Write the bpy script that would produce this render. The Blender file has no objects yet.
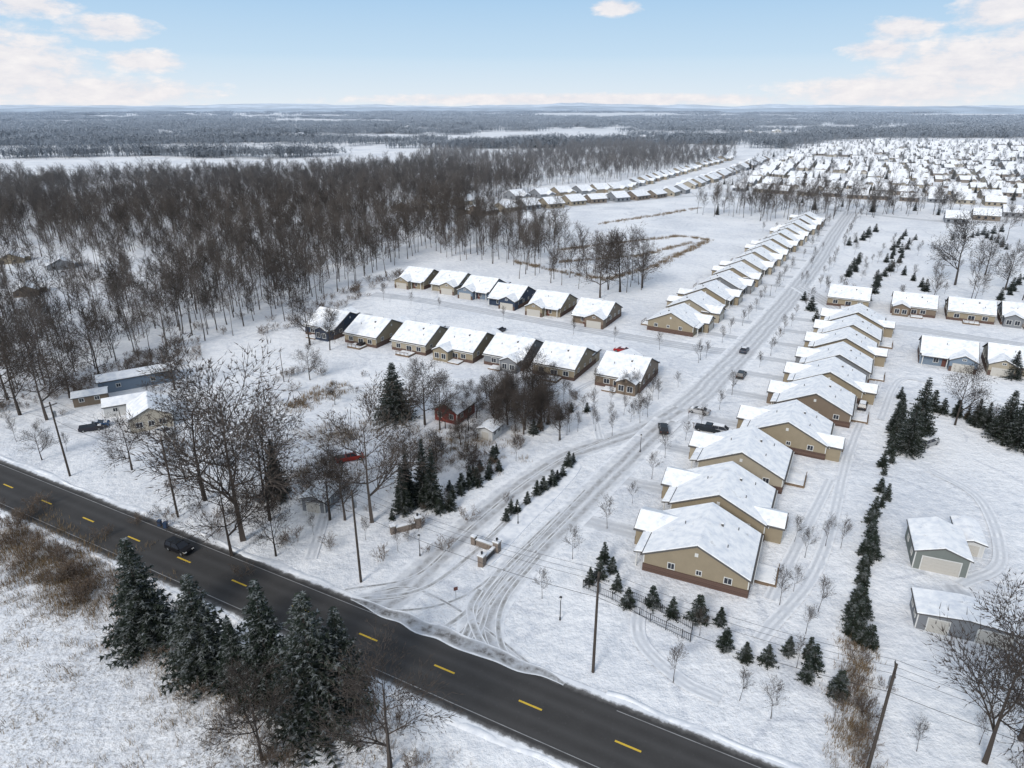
import bpy, math, random
from mathutils import Vector, noise
R=random.Random(7)
H0=65.0
PIT=math.radians(22.2)
# ---------------------------------------------------------------- image pixels to ground positions
def g(u,v):
    """image pixel coordinates cast through the camera -> metres on the ground plane"""
    a=u-512.; b=v-384.
    dn=683*math.sin(PIT)+b*math.cos(PIT); fw=683*math.cos(PIT)-b*math.sin(PIT)
    return Vector((a*H0/dn, fw*H0/dn, 0))
def gl(l): return [g(*p) for p in l]
def tall(v,t):
    b=v-384.; dn=683*math.sin(PIT)+b*math.cos(PIT); fw=683*math.cos(PIT)-b*math.sin(PIT)
    y=fw*H0/dn; b=t-384.; dn=683*math.sin(PIT)+b*math.cos(PIT); fw=683*math.cos(PIT)-b*math.sin(PIT)
    return H0-y*dn/fw
def inpoly(x,y,P):
    c=False; j=len(P)-1
    for i in range(len(P)):
        a=P[i]; b=P[j]
        if (a[1]>y)!=(b[1]>y) and x<(b[0]-a[0])*(y-a[1])/(b[1]-a[1])+a[0]: c=not c
        j=i
    return c
S=Vector((math.cos(math.radians(62)),math.sin(math.radians(62)),0))
Dv=Vector((math.cos(math.radians(-28)),math.sin(math.radians(-28)),0))
scene=bpy.context.scene
def link(o): scene.collection.objects.link(o); return o
# ---------------------------------------------------------------- node helpers
def newmat(name):
    m=bpy.data.materials.new(name); m.use_nodes=True
    nt=m.node_tree; b=nt.nodes['Principled BSDF']
    b.inputs['Specular IOR Level'].default_value=0.25
    return m,nt,b
def sock(nt,inp,v):
    if hasattr(v,'is_linked'): nt.links.new(v,inp)
    else:
        if hasattr(inp.default_value,'__len__') and not hasattr(v,'__len__'): v=[v]*len(inp.default_value)
        if hasattr(inp.default_value,'__len__') and len(inp.default_value)==4 and len(v)==3: v=tuple(v)+(1,)
        inp.default_value=v
def M(nt,op,a,b=0.,c=0.,clamp=False):
    n=nt.nodes.new('ShaderNodeMath'); n.operation=op; n.use_clamp=clamp
    sock(nt,n.inputs[0],a); sock(nt,n.inputs[1],b); sock(nt,n.inputs[2],c); return n.outputs[0]
def mix(nt,f,a,b):
    n=nt.nodes.new('ShaderNodeMix'); n.data_type='RGBA'
    sock(nt,n.inputs[0],f); sock(nt,n.inputs[6],a); sock(nt,n.inputs[7],b); return n.outputs[2]
def noi(nt,vec,scale,det=3,rough=.55):
    n=nt.nodes.new('ShaderNodeTexNoise'); n.inputs['Scale'].default_value=scale
    n.inputs['Detail'].default_value=det; n.inputs['Roughness'].default_value=rough
    if vec is not None: nt.links.new(vec,n.inputs['Vector'])
    return n.outputs[0]
def mr(nt,v,a,b,c=0.,d=1.):
    n=nt.nodes.new('ShaderNodeMapRange'); n.clamp=True
    sock(nt,n.inputs[0],v)
    for i,x in enumerate((a,b,c,d)): n.inputs[i+1].default_value=x
    return n.outputs[0]
def pos(nt): return nt.nodes.new('ShaderNodeNewGeometry').outputs['Position']
def vlen(nt,v):
    n=nt.nodes.new('ShaderNodeVectorMath'); n.operation='LENGTH'; nt.links.new(v,n.inputs[0]); return n.outputs['Value']
def vscale(nt,v,s):
    n=nt.nodes.new('ShaderNodeVectorMath'); n.operation='MULTIPLY'; nt.links.new(v,n.inputs[0]); n.inputs[1].default_value=s; return n.outputs[0]
TH=(.53,.60,.69)
def painted_haze(nt,col,amt=.85,hc=TH,d0=250,k=2600.):  # aerial haze painted into the base colour by distance from the site origin
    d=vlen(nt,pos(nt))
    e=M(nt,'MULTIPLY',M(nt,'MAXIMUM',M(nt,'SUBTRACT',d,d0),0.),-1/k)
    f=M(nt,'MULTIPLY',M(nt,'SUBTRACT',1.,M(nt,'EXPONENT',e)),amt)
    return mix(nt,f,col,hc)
def bump(nt,b,h,s,d=.1):
    n=nt.nodes.new('ShaderNodeBump'); n.inputs['Strength'].default_value=s; n.inputs['Distance'].default_value=d
    nt.links.new(h,n.inputs['Height']); nt.links.new(n.outputs[0],b.inputs['Normal'])
def simple(name,col,rough=.8,var=.15,scale=3.,metal=0,hz=False,bmp=0):
    m,nt,b=newmat(name)
    p=nt.nodes.new('ShaderNodeTexCoord').outputs['Object']
    n=noi(nt,p,scale,3)
    c=mix(nt,n,[x*(1-var) for x in col],[min(1,x*(1+var)) for x in col])
    if hz: c=painted_haze(nt,c)
    nt.links.new(c,b.inputs['Base Color']); b.inputs['Roughness'].default_value=rough; b.inputs['Metallic'].default_value=metal
    if bmp: bump(nt,b,n,bmp)
    return m
SN_A=(.64,.67,.715); SN_B=(.86,.872,.885)
def snowcol(nt,p):
    n1=noi(nt,p,.035,2); n2=noi(nt,p,.6,4,.68)
    f=M(nt,'ADD',M(nt,'MULTIPLY',n1,.5),M(nt,'MULTIPLY',n2,.5))
    return mix(nt,mr(nt,f,.36,.56),SN_A,SN_B)
RA=g(0,483); RB=g(640,752); RD=(RB-RA).normalized(); RN=Vector((-RD.y,RD.x,0))
if RN.y<0: RN=-RN
FH=(.66,.72,.79)  # haze tint blended into snow base colours
def snow_ground():
    m,nt,b=newmat('snow_ground_mat'); p=pos(nt)
    c=snowcol(nt,p)
    dt=nt.nodes.new('ShaderNodeVectorMath'); dt.operation='DOT_PRODUCT'; nt.links.new(p,dt.inputs[0]); dt.inputs[1].default_value=RN
    off=RA.dot(RN)
    south=mr(nt,dt.outputs['Value'],off-14,off-8,1.,.22)
    patch=mr(nt,noi(nt,p,.05,2),.36,.6,.3,.95)
    fine=noi(nt,p,2.0,5,.8)
    c=mix(nt,M(nt,'MULTIPLY',M(nt,'MULTIPLY',south,mr(nt,fine,.49,.61)),patch),c,(.20,.17,.135))
    vo=nt.nodes.new('ShaderNodeTexVoronoi'); vo.feature='DISTANCE_TO_EDGE'; vo.inputs['Scale'].default_value=.045
    ad=nt.nodes.new('ShaderNodeVectorMath'); ad.operation='ADD'; nt.links.new(p,ad.inputs[0])
    nn=nt.nodes.new('ShaderNodeTexNoise'); nn.inputs['Scale'].default_value=.06; nn.inputs['Detail'].default_value=1; nt.links.new(p,nn.inputs['Vector']); nt.links.new(vscale(nt,nn.outputs['Color'],(16,16,0)),ad.inputs[1]); nt.links.new(ad.outputs[0],vo.inputs['Vector'])
    path=M(nt,'MULTIPLY',mr(nt,vo.outputs['Distance'],.006,.022,1.,0.),mr(nt,patch,.45,.75))
    c=mix(nt,M(nt,'MULTIPLY',path,mr(nt,fine,.35,.6,.1,.55)),c,(.45,.48,.54))
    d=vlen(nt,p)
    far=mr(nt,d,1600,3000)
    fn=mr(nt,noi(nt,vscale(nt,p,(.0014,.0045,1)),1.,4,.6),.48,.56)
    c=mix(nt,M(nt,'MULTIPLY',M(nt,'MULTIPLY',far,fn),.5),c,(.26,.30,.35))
    c=painted_haze(nt,c,.7,FH,700,5200.)
    nt.links.new(c,b.inputs['Base Color']); b.inputs['Roughness'].default_value=.9
    bump(nt,b,noi(nt,p,.35,5,.68),.75,.85)
    return m
def snow_plain(name,dark=1.,hz=True,thin=False):
    m,nt,b=newmat(name); p=pos(nt)
    n=noi(nt,p,.8,3)
    c=mix(nt,mr(nt,n,.3,.6),[x*dark*1.06 for x in SN_A],[min(.92,x*dark*1.03) for x in SN_B])
    if thin: # shingles showing through where the blanket is thin
        c=mix(nt,mr(nt,noi(nt,p,.55,5,.75),.60,.72,0.,.6),c,(.32,.31,.30))
    if hz: c=painted_haze(nt,c,.6,FH,500,4200.)
    nt.links.new(c,b.inputs['Base Color']); b.inputs['Roughness'].default_value=.9
    bump(nt,b,n,.35,.25); return m
def uvxy(nt):
    uv=nt.nodes.new('ShaderNodeUVMap'); s=nt.nodes.new('ShaderNodeSeparateXYZ'); nt.links.new(uv.outputs[0],s.inputs[0]); return uv.outputs[0],s.outputs[0],s.outputs[1]
def street_mat(name,tracks,wid,dark=(.42,.43,.45),base=.90,amt=.75,edge=True):
    m,nt,b=newmat(name); p=pos(nt); uv,u,v=uvxy(nt)
    lawn=snowcol(nt,p); n5=noi(nt,p,.6,4,.7)
    c=mix(nt,mr(nt,n5,.3,.65),[x*base*.93 for x in SN_A],[x*base for x in SN_B])
    wob=M(nt,'MULTIPLY',M(nt,'SUBTRACT',noi(nt,p,.12,2),.5),.14)
    uu=M(nt,'ADD',u,wob); t=None
    for k in tracks:
        f=mr(nt,M(nt,'ABSOLUTE',M(nt,'SUBTRACT',uu,k)),wid*.35,wid,1.,0.)
        t=f if t is None else M(nt,'MAXIMUM',t,f)
    brk=mr(nt,n5,.34,.60)
    c=mix(nt,M(nt,'MULTIPLY',M(nt,'MULTIPLY',t,brk),amt),c,dark)
    if edge:
        e=M(nt,'ABSOLUTE',M(nt,'SUBTRACT',u,.5)); e=M(nt,'ADD',e,M(nt,'MULTIPLY',M(nt,'SUBTRACT',n5,.5),.24))
        c=mix(nt,mr(nt,e,.36,.46),c,lawn)
    c=painted_haze(nt,c,.6,FH,500,4200.)
    nt.links.new(c,b.inputs['Base Color']); b.inputs['Roughness'].default_value=.85
    bump(nt,b,n5,.5,.2)
    return m
def asphalt_mat():
    m,nt,b=newmat('asphalt'); p=pos(nt); uv,u,v=uvxy(nt)
    c=mix(nt,noi(nt,p,.35,4,.6),(.038,.036,.035),(.062,.060,.058))
    w=None
    for k in (.2,.37,.63,.8):
        f=mr(nt,M(nt,'ABSOLUTE',M(nt,'SUBTRACT',u,k)),.0,.07,1.,0.); w=f if w is None else M(nt,'MAXIMUM',w,f)
    c=mix(nt,M(nt,'MULTIPLY',w,.4),c,(.085,.083,.082))
    cr=mr(nt,noi(nt,p,3.,5,.8),.58,.75,0.,.4); c=mix(nt,cr,c,(.13,.13,.13))
    e=M(nt,'ABSOLUTE',M(nt,'SUBTRACT',u,.5))
    n=M(nt,'SUBTRACT',noi(nt,p,.8,5,.7),.5)
    n2=M(nt,'SUBTRACT',noi(nt,p,.09,1,.5),.5)
    e=M(nt,'ADD',e,M(nt,'ADD',M(nt,'MULTIPLY',n,.10),M(nt,'MULTIPLY',n2,.06)))
    slush=mr(nt,e,.375,.42,0.,.65); snow=mr(nt,e,.42,.455)
    c=mix(nt,slush,c,(.19,.185,.18)); c=mix(nt,snow,c,snowcol(nt,p))
    nt.links.new(c,b.inputs['Base Color']); b.inputs['Roughness'].default_value=.75
    return m
def bark(name,c1,c2,hz=True,sn=.35,k=1900.,d0=250):
    m,nt,b=newmat(name)
    r=nt.nodes.new('ShaderNodeObjectInfo').outputs['Random']
    c=mix(nt,r,c1,c2)
    if sn>0:
        gn=nt.nodes.new('ShaderNodeNewGeometry'); s=nt.nodes.new('ShaderNodeSeparateXYZ'); nt.links.new(gn.outputs['Normal'],s.inputs[0])
        c=mix(nt,mr(nt,s.outputs[2],.7,.98,0.,sn),c,(.75,.77,.8))
    if hz: c=painted_haze(nt,c,.85,TH,d0,k)
    nt.links.new(c,b.inputs['Base Color']); b.inputs['Roughness'].default_value=.9; return m
def needle_mat(name,c1,c2):
    m,nt,b=newmat(name)
    r=nt.nodes.new('ShaderNodeObjectInfo').outputs['Random']; p=pos(nt)
    n=noi(nt,p,1.1,3,.7)
    c=mix(nt,n,c1,c2); c=mix(nt,M(nt,'MULTIPLY',r,.3),c,(.055,.06,.045))
    gn=nt.nodes.new('ShaderNodeNewGeometry'); s=nt.nodes.new('ShaderNodeSeparateXYZ'); nt.links.new(gn.outputs['Normal'],s.inputs[0])
    up=M(nt,'ABSOLUTE',s.outputs[2])
    c=mix(nt,M(nt,'MULTIPLY',mr(nt,up,.75,.99,0.,.35),mr(nt,n,.48,.6)),c,(.6,.63,.66))
    c=painted_haze(nt,c,.8,TH,250,2600.)
    nt.links.new(c,b.inputs['Base Color']); b.inputs['Roughness'].default_value=.75; return m
def siding(name,col):
    col=[x*.92 for x in col]
    m,nt,b=newmat(name); p=nt.nodes.new('ShaderNodeTexCoord').outputs['Object']
    s=nt.nodes.new('ShaderNodeSeparateXYZ'); nt.links.new(p,s.inputs[0])
    fr=M(nt,'FRACT',M(nt,'MULTIPLY',s.outputs[2],5.))
    c=mix(nt,noi(nt,p,.9,3),[x*.85 for x in col],[x*1.12 for x in col])
    c=mix(nt,mr(nt,fr,.82,1.,0.,.45),c,[x*.45 for x in col]); c=painted_haze(nt,c,.7)
    nt.links.new(c,b.inputs['Base Color']); b.inputs['Roughness'].default_value=.65; return m
def brick_mat():
    m,nt,b=newmat('brick'); p=nt.nodes.new('ShaderNodeTexCoord').outputs['Object']
    br=nt.nodes.new('ShaderNodeTexBrick'); mp=nt.nodes.new('ShaderNodeMapping'); mp.inputs['Rotation'].default_value=(math.radians(90),0,math.radians(45))
    nt.links.new(p,mp.inputs[0]); nt.links.new(mp.outputs[0],br.inputs[0]); br.inputs['Scale'].default_value=2.2
    br.inputs['Color1'].default_value=(.075,.042,.032,1); br.inputs['Color2'].default_value=(.125,.075,.056,1); br.inputs['Mortar'].default_value=(.15,.13,.12,1)
    nt.links.new(br.outputs[0],b.inputs['Base Color']); b.inputs['Roughness'].default_value=.85; return m
GROUND=snow_ground(); SNOW=snow_plain('roof_snow',1.03,thin=True); SNOWF=snow_plain('far_roof_snow',1.0); BANK=snow_plain('snowbank_snow',.96)
ASPH=asphalt_mat()
STREET=street_mat('snowy_street',(.22,.38,.60,.78),.07,dark=(.36,.37,.39),base=.87,amt=.75)
LANE=street_mat('snowy_lane',(.33,.62),.12,dark=(.26,.26,.265),base=.85,amt=.8)
DRIVE=street_mat('snowy_drive',(.35,.65),.13,base=.84,amt=.6)
TRACK=street_mat('tire_track',(.5,),.45,dark=(.19,.185,.175),base=.93,amt=.85)
TRACKL=street_mat('light_track',(.28,.72),.16,dark=(.42,.44,.47),base=.98,amt=.65)
SLUSH=street_mat('road_slush',(.5,),.5,dark=(.13,.125,.12),base=.80,amt=.95)
BARK=bark('bark_near',(.042,.034,.029),(.08,.066,.057),sn=0); BARKF=bark('bark_woods',(.050,.042,.037),(.115,.098,.086),sn=.08,d0=420,k=1900.)
BARKD=bark('bark_haze_tinted',(.075,.083,.093),(.11,.12,.13),sn=0,k=1900.,d0=350)  # bluish grey of far haze put into the bark colour itself
NEED=needle_mat('spruce_needles',(.008,.014,.010),(.028,.042,.027)) 
REED=simple('dry_grass',(.20,.145,.085),.9,.3,1.,hz=True)
SHR=bark('shrub_twigs',(.075,.055,.042),(.15,.11,.08),sn=.15)
GLASS=simple('window_glass',(.03,.035,.045),.15,.2); TRIM=simple('white_trim',(.58,.58,.56),.5,.05,hz=True)
SHING=simple('roof_shingles',(.10,.094,.09),.9,.3,6.,hz=True); BRICK=brick_mat()
GAR=simple('garage_door_paint',(.46,.44,.40),.5,.06); DOOR=simple('door_paint',(.12,.05,.04),.5,.1)
WOOD=simple('deck_wood',(.18,.13,.09),.8,.25); POLEM=simple('pole_wood',(.065,.054,.046),.9,.3)
METAL=simple('dark_metal',(.03,.03,.032),.5,.1); GALV=simple('galvanised',(.3,.31,.32),.4,.1,metal=.6)
STONE=simple('stone_veneer',(.20,.165,.14),.9,.35,2.5,bmp=.5); TIRE=simple('tire_rubber',(.02,.02,.02),.9,.1)
YEL=simple('yellow_paint',(.62,.42,.05),.6,.2,2.); WHT=simple('white_line_paint',(.28,.28,.28),.7,.6,.6)
CAPS=simple('cap_stone',(.33,.31,.28)); BIN=simple('bin_plastic',(.03,.06,.12),.5)
WALLS={'tan':siding('tan_siding',(.30,.25,.175)),'beige':siding('beige_siding',(.37,.325,.25)),'brown':siding('brown_siding',(.20,.155,.115)),
 'navy':siding('navy_siding',(.04,.06,.10)),'grey':siding('grey_siding',(.21,.22,.235)),'cream':siding('cream_siding',(.44,.40,.33)),
 'red':siding('red_siding',(.22,.05,.04)),'green':siding('greygreen_siding',(.19,.21,.195)),'white':siding('white_siding',(.6,.6,.59)),'blue':siding('bluegrey_siding',(.18,.23,.29))}
# ---------------------------------------------------------------- mesh builder
class MB:
    def __init__(s): s.v=[]; s.f=[]; s.m=[]
    def add(s,vs,fs,mi=0):
        o=len(s.v); s.v+= [tuple(v) for v in vs]; s.f+=[tuple(o+i for i in f) for f in fs]; s.m+=[mi]*len(fs)
    def box(s,c,d,mi=0,rz=0.):
        x,y,z=d[0]/2,d[1]/2,d[2]/2; ca,sa=math.cos(rz),math.sin(rz); vs=[]
        for k in (-1,1):
            for (i,j) in ((-1,-1),(1,-1),(1,1),(-1,1)):
                a,b=i*x,j*y; vs.append((c[0]+a*ca-b*sa,c[1]+a*sa+b*ca,c[2]+k*z))
        s.add(vs,[(3,2,1,0),(4,5,6,7),(0,1,5,4),(1,2,6,5),(2,3,7,6),(3,0,4,7)],mi)
    def slab(s,p,t,mi=0):
        vs=[tuple(q) for q in p]+[(q[0],q[1],q[2]+t) for q in p]; n=len(p)
        s.add(vs,[tuple(range(n-1,-1,-1)),tuple(range(n,2*n))]+[(i,(i+1)%n,n+(i+1)%n,n+i) for i in range(n)],mi)
    def tube(s,a,b,r0,r1,n=4,mi=0,cap=False):
        d=(b-a); 
        if d.length<1e-6: return
        d=d.normalized(); u=d.orthogonal().normalized(); w=d.cross(u); vs=[]
        for (p,r) in ((a,r0),(b,r1)):
            for i in range(n):
                t=2*math.pi*i/n; vs.append(p+u*(r*math.cos(t))+w*(r*math.sin(t)))
        fs=[(i,(i+1)%n,n+(i+1)%n,n+i) for i in range(n)]
        if cap: fs+=[tuple(range(n-1,-1,-1)),tuple(range(n,2*n))]
        s.add(vs,fs,mi)
    def mesh(s,name,mats,smooth=False):
        me=bpy.data.meshes.new(name); me.from_pydata(s.v,[],s.f)
        for m in mats: me.materials.append(m)
        me.polygons.foreach_set('material_index',s.m)
        if smooth: me.polygons.foreach_set('use_smooth',[True]*len(s.f))
        me.update(); return me
    def obj(s,name,mats,parent=None,smooth=False):
        o=link(bpy.data.objects.new(name,s.mesh(name,mats,smooth)))
        if parent: o.parent=parent
        return o
def place(name,me,x,y,rz=0,sc=1,z=0,sz=None):
    o=link(bpy.data.objects.new(name,me)); o.location=(x,y,z); o.rotation_euler[2]=rz
    o.scale=(sc,sc,sz if sz else sc); return o
def smoothp(P,n=8):
    P=[P[0]*2-P[1]]+list(P)+[P[-1]*2-P[-2]]; out=[]
    for i in range(1,len(P)-2):
        for k in range(n):
            t=k/n; a,b,c,d=P[i-1],P[i],P[i+1],P[i+2]
            out.append(.5*((2*b)+(c-a)*t+(2*a-5*b+4*c-d)*t*t+(3*b-a-3*c+d)*t**3))
    out.append(P[-2]); return out
def clip(P,m=4.7):
    return [p for p in P if (p-RA).dot(RN)>m]
def ribbon(name,P,w,z,mat):
    vs=[];fs=[];uv=[];L=0
    for i,p in enumerate(P):
        d=(P[min(i+1,len(P)-1)]-P[max(i-1,0)]).normalized(); n=Vector((-d.y,d.x,0))
        if i: L+=(p-P[i-1]).length
        ww=w(i/(len(P)-1)) if callable(w) else w
        a=p-n*ww/2; b=p+n*ww/2
        vs+=[(a.x,a.y,z),(b.x,b.y,z)]; uv.append(L)
        if i: o=2*i; fs.append((o-2,o-1,o+1,o)[::-1])
    me=bpy.data.meshes.new(name); me.from_pydata(vs,[],fs); me.materials.append(mat)
    ul=me.uv_layers.new(name='UVMap')
    for lp in me.loops: ul.data[lp.index].uv=((lp.vertex_index%2),uv[lp.vertex_index//2])
    me.update()
    if me.polygons and me.polygons[0].normal.z<0: me.flip_normals()
    return link(bpy.data.objects.new(name,me))
def bank(name,P,off,w,h,seed):
    """ploughed snow ridge beside a road"""
    Q=[]; L=0
    for i in range(len(P)-1):
        seg=P[i+1]-P[i]; n=max(1,int(seg.length/1.2))
        for k in range(n): Q.append(P[i]+seg*k/n)
    vs=[];fs=[]; pr=[(-.5,0),(-.25,.7),(0,1),(.25,.6),(.5,0)]
    for i,p in enumerate(Q):
        d=(Q[min(i+1,len(Q)-1)]-Q[max(i-1,0)]).normalized(); n=Vector((-d.y,d.x,0))
        ww=w*(.75+.7*noise.noise(Vector((p.x*.09,p.y*.09,seed+9))))
        for j,(a,b) in enumerate(pr):
            q=p+n*(off+a*ww+ .7*noise.noise(Vector((p.x*.15,p.y*.15,seed))))
            hh=max(0,h*b*(.6+1.5*noise.noise(Vector((q.x*.45,q.y*.45,seed+3)))))
            vs.append((q.x,q.y,-.01 if b==0 else hh+.02))
        if i:
            for j in range(4): o=5*i+j; fs.append((o-5,o-4,o+1,o))
    me=bpy.data.meshes.new(name); me.from_pydata(vs,[],fs); me.materials.append(BANK); me.polygons.foreach_set('use_smooth',[True]*len(fs)); me.update()
    if me.polygons[0].normal.z<0: me.flip_normals()
    return link(bpy.data.objects.new(name,me))
# ---------------------------------------------------------------- ground
mb=MB(); E=14000.
mb.add([(-E,-2000,0),(E,-2000,0),(E,E,0),(-E,E,0)],[(0,1,2,3)]); mb.obj('ground',[GROUND])
ZR=.10
mainP=[RA+RD*t for t in range(-700,700,20)]
ribbon('main_road',mainP,11.6,ZR,ASPH)
base=(g(445,669)-RA).dot(RD); mb=MB()
for k in range(-40,30):
    c=RA+RD*(base+k*11.9); n=RN*.13; t=RD*1.5
    mb.add([c-t-n,c+t-n,c+t+n,c-t+n],[(0,1,2,3)])
o=mb.obj('road_centre_dashes',[YEL]); o.location.z=ZR+.008
jx=(g(440,625)-RA).dot(RD)
mb=MB()
for s in (-1,1):
    a=RA+RN*s*3.95-RD*700; 
    for k in range(0,1400,7):
        if s==1 and -14<k-700-jx<22: continue
        p=a+RD*k; q=a+RD*(k+7); n=RN*.055
        mb.add([p-n,q-n,q+n,p+n],[(0,1,2,3)])
o=mb.obj('road_edge_lines',[WHT]); o.location.z=ZR+.008
bank('snowbank',[RA-RD*500,RA+RD*(jx-17)],5.8,1.4,.24,1)
bank('snowbank',[RA+RD*(jx+24),RA+RD*500],5.8,1.4,.24,2)
bank('snowbank',[RA-RD*500,RA+RD*500],-5.8,1.3,.24,5)
resP=smoothp(gl([(655,433),(690,404),(722,373),(745,349),(773,318),(800,285),(820,258),(836,232),(850,212)]))
ribbon('residential_street',resP,9.2,.016,STREET)
culP=smoothp([g(742,354),g(690,347),g(600,332),g(500,314),g(420,300),g(372,294)])
ribbon('side_street',culP,8.,.012,STREET)
inP=clip(smoothp(gl([(365,612),(400,592),(432,562),(470,527),(518,487),(562,458),(605,442),(645,428),(680,408)]),14),3.)
ribbon('entrance_lane',inP,lambda t:6.4+max(0,.12-t)*22,.020,LANE)
outP=clip(smoothp(gl([(500,680),(482,645),(484,612),(512,574),(548,538),(580,507),(606,480),(635,452),(668,420)]),14),3.)
ribbon('exit_lane',outP,lambda t:6.4+max(0,.12-t)*30,.024,LANE)
mouth=smoothp([RA+RD*(jx+t)+RN*(5.0+.25*math.sin(t*.9)) for t in range(-14,22,3)],4)
ribbon('road_slush',mouth,lambda t:2.6*max(.05,math.sin(math.pi*t))**.5,ZR+.004,SLUSH)
k=0
for l,w_ in [([(340,598),(395,598),(440,580),(480,545),(520,506),(560,474)],.6),([(350,606),(410,610),(460,598),(500,570),(545,530)],.6),([(580,706),(515,672),(485,640),(490,605),(530,558),(575,512)],.6),([(600,716),(540,688),(492,655),(474,620),(486,588),(515,556),(560,512)],.6),([(400,650),(450,640),(478,612),(508,572),(545,532),(585,490)],.5),([(345,590),(415,576),(462,535),(515,490),(560,460),(610,438)],.6),([(610,724),(560,690),(500,640),(450,605),(410,588),(375,592)],.5),
   ([(590,712),(525,674),(500,640),(505,600),(540,556)],.9),([(385,640),(430,634),(466,612),(494,580),(530,545)],.9),([(350,600),(420,590),(470,556),(510,520)],.9),([(420,664),(455,650),(470,625),(478,600),(500,570)],1.1),([(430,662),(462,652),(480,630),(488,605)],.8),([(540,690),(500,664),(480,640),(470,610),(480,590)],1.1)]:
    P=clip(smoothp(gl(l),14),4.4)
    if len(P)>3:
        ribbon('tire_track',P,w_,.032+.004*k,TRACK); k+=1
for j,l in enumerate([[(215,545),(196,515),(185,490),(150,452),(100,437),(60,430)],[(310,560),(318,535),(330,500),(350,470)],[(560,400),(600,380),(650,385)],[(760,640),(820,560),(850,450),(880,380)],[(770,600),(800,540),(830,480)],[(300,420),(360,470),(420,450)],[(930,470),(980,500),(1000,560),(960,585)],[(640,600),(640,640),(680,680),(720,700)],[(880,420),(900,380),(940,385)],[(560,390),(590,410),(600,440)],[(240,370),(300,390),(380,385)]]):
    P=clip(smoothp(gl(l),10),6)
    ribbon('snow_track',P,2.,.0985+.004*j,TRACKL)
ribbon('farm_drive',smoothp(gl([(1040,720),(1010,660),(985,620),(950,585)])),3.5,.008,DRIVE)
ribbon('farm_drive',clip(smoothp(gl([(235,560),(205,520),(185,490),(150,450),(100,435),(60,425)])),5),4,.008,DRIVE)
ribbon('upper_street',smoothp(gl([(800,287),(860,320),(920,330),(1040,348)])),8,.028,STREET)
ribbon('far_street',smoothp(gl([(520,212),(620,202),(720,196),(850,212),(960,222),(1060,218)])),9,.008,STREET)
isl=smoothp(gl([(478,562),(498,535),(530,503),(560,474),(576,464),(580,470),(560,494),(530,524),(500,556),(484,570),(478,562)]),6)
mb=MB(); mb.slab([Vector((p.x,p.y,-.02)) for p in isl[:-1]],.16); o=mb.obj('entrance_island_kerb',[BANK])
# ---------------------------------------------------------------- trees
def growtree(mb,rr,Ht,spread=1.,kids=(2,2,2),r0=.28,maxl=3,lean=.1,tw=.03,start=.22,up=.1,twn=1,trunkfrac=.8):
    def rv(): return Vector((rr.uniform(-1,1),rr.uniform(-1,1),rr.uniform(-1,1)))
    def perp(d):
        v=rv(); v=v-d*v.dot(d); return v.normalized() if v.length>1e-3 else d.orthogonal().normalized()
    def twig(a,b,w):
        n=perp((b-a).normalized())*w; mb.add([a-n,a+n,b],[(0,1,2)])
    def grow(p,d,L,r,lev):
        ns=(7,4,3,2)[min(lev,3)]
        if lev>=maxl and twn==0: ns=1
        for i in range(ns):
            q=p+d*(L/ns)
            if lev>=maxl: twig(p,q,max(tw,r))
            else: mb.tube(p,q,r,r*.8,4 if lev==0 else 3)
            r*=.8; f=(i+1)/ns
            if lev<maxl and (lev>0 or f>=start):
                n=kids[lev] 
                for k in range(n):
                    if lev==0: cd=(d*.55+perp(d)*(1.05-.5*f)*spread+Vector((0,0,.12))).normalized(); cl=L*rr.uniform(.34,.52)*(1.15-.6*f)*(.75+.25*spread)
                    else: cd=(d*.8+perp(d)*.75+Vector((0,0,up))).normalized(); cl=L*rr.uniform(.42,.68)
                    grow(q,cd,cl,max(r*.6,tw*.6),lev+1)
            d=(d+rv()*(.06 if lev==0 else .2)+Vector((0,0,up*.5))).normalized(); p=q
        if lev>=maxl-1 and twn:
            for k in range(twn+1): twig(p,p+(d+rv()*.6).normalized()*L*.35,tw)
    grow(Vector((0,0,-.1)),(Vector((0,0,1))+rv()*lean*.5).normalized(),Ht*trunkfrac,r0,0)
def mk_bare(i,**k):
    rr=random.Random(100+i); mb=MB(); growtree(mb,rr,**k); return mb
bareN=[mk_bare(i,Ht=15,spread=s,kids=(2,3,3),r0=.34,tw=.036,start=.2,trunkfrac=.85,twn=1).mesh('bare_tree',[BARK]) for i,s in enumerate((1.2,1.,1.45,.8))]
bareF=[mk_bare(20+i,Ht=17*(1,.9,1.08,.8,1,.7)[i],spread=(.62,.7,.55,.8,.6,.9)[i],kids=(2,2,2),r0=.2,tw=.055,start=(.42,.35,.5,.3,.42,.22)[i],up=.2,trunkfrac=.92,twn=0).mesh('woods_tree',[BARKF]) for i in range(6)]
young=[mk_bare(40+i,Ht=5,spread=.6,kids=(2,2,1),r0=.06,tw=.02,start=.3,up=.25,trunkfrac=.9).mesh('young_tree',[BARK]) for i in range(3)]
def mk_shrub(i,mat,Ht=2.6,n=7):
    rr=random.Random(300+i); mb=MB()
    for k in range(n):
        a=rr.uniform(0,6.28); b=MB(); growtree(b,rr,Ht*rr.uniform(.6,1),.9,(1,1,1),.03,3,.9,.024,.15,.1,twn=0)
        o=Vector((math.cos(a),math.sin(a),0))*rr.uniform(0,.8)
        mb.add([Vector(v)+o+Vector((math.cos(a),math.sin(a),0))*v[2]*.3 for v in b.v],b.f)
    return mb.mesh('bare_shrub',[mat])
shrubs=[mk_shrub(i,SHR) for i in range(3)]
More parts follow.
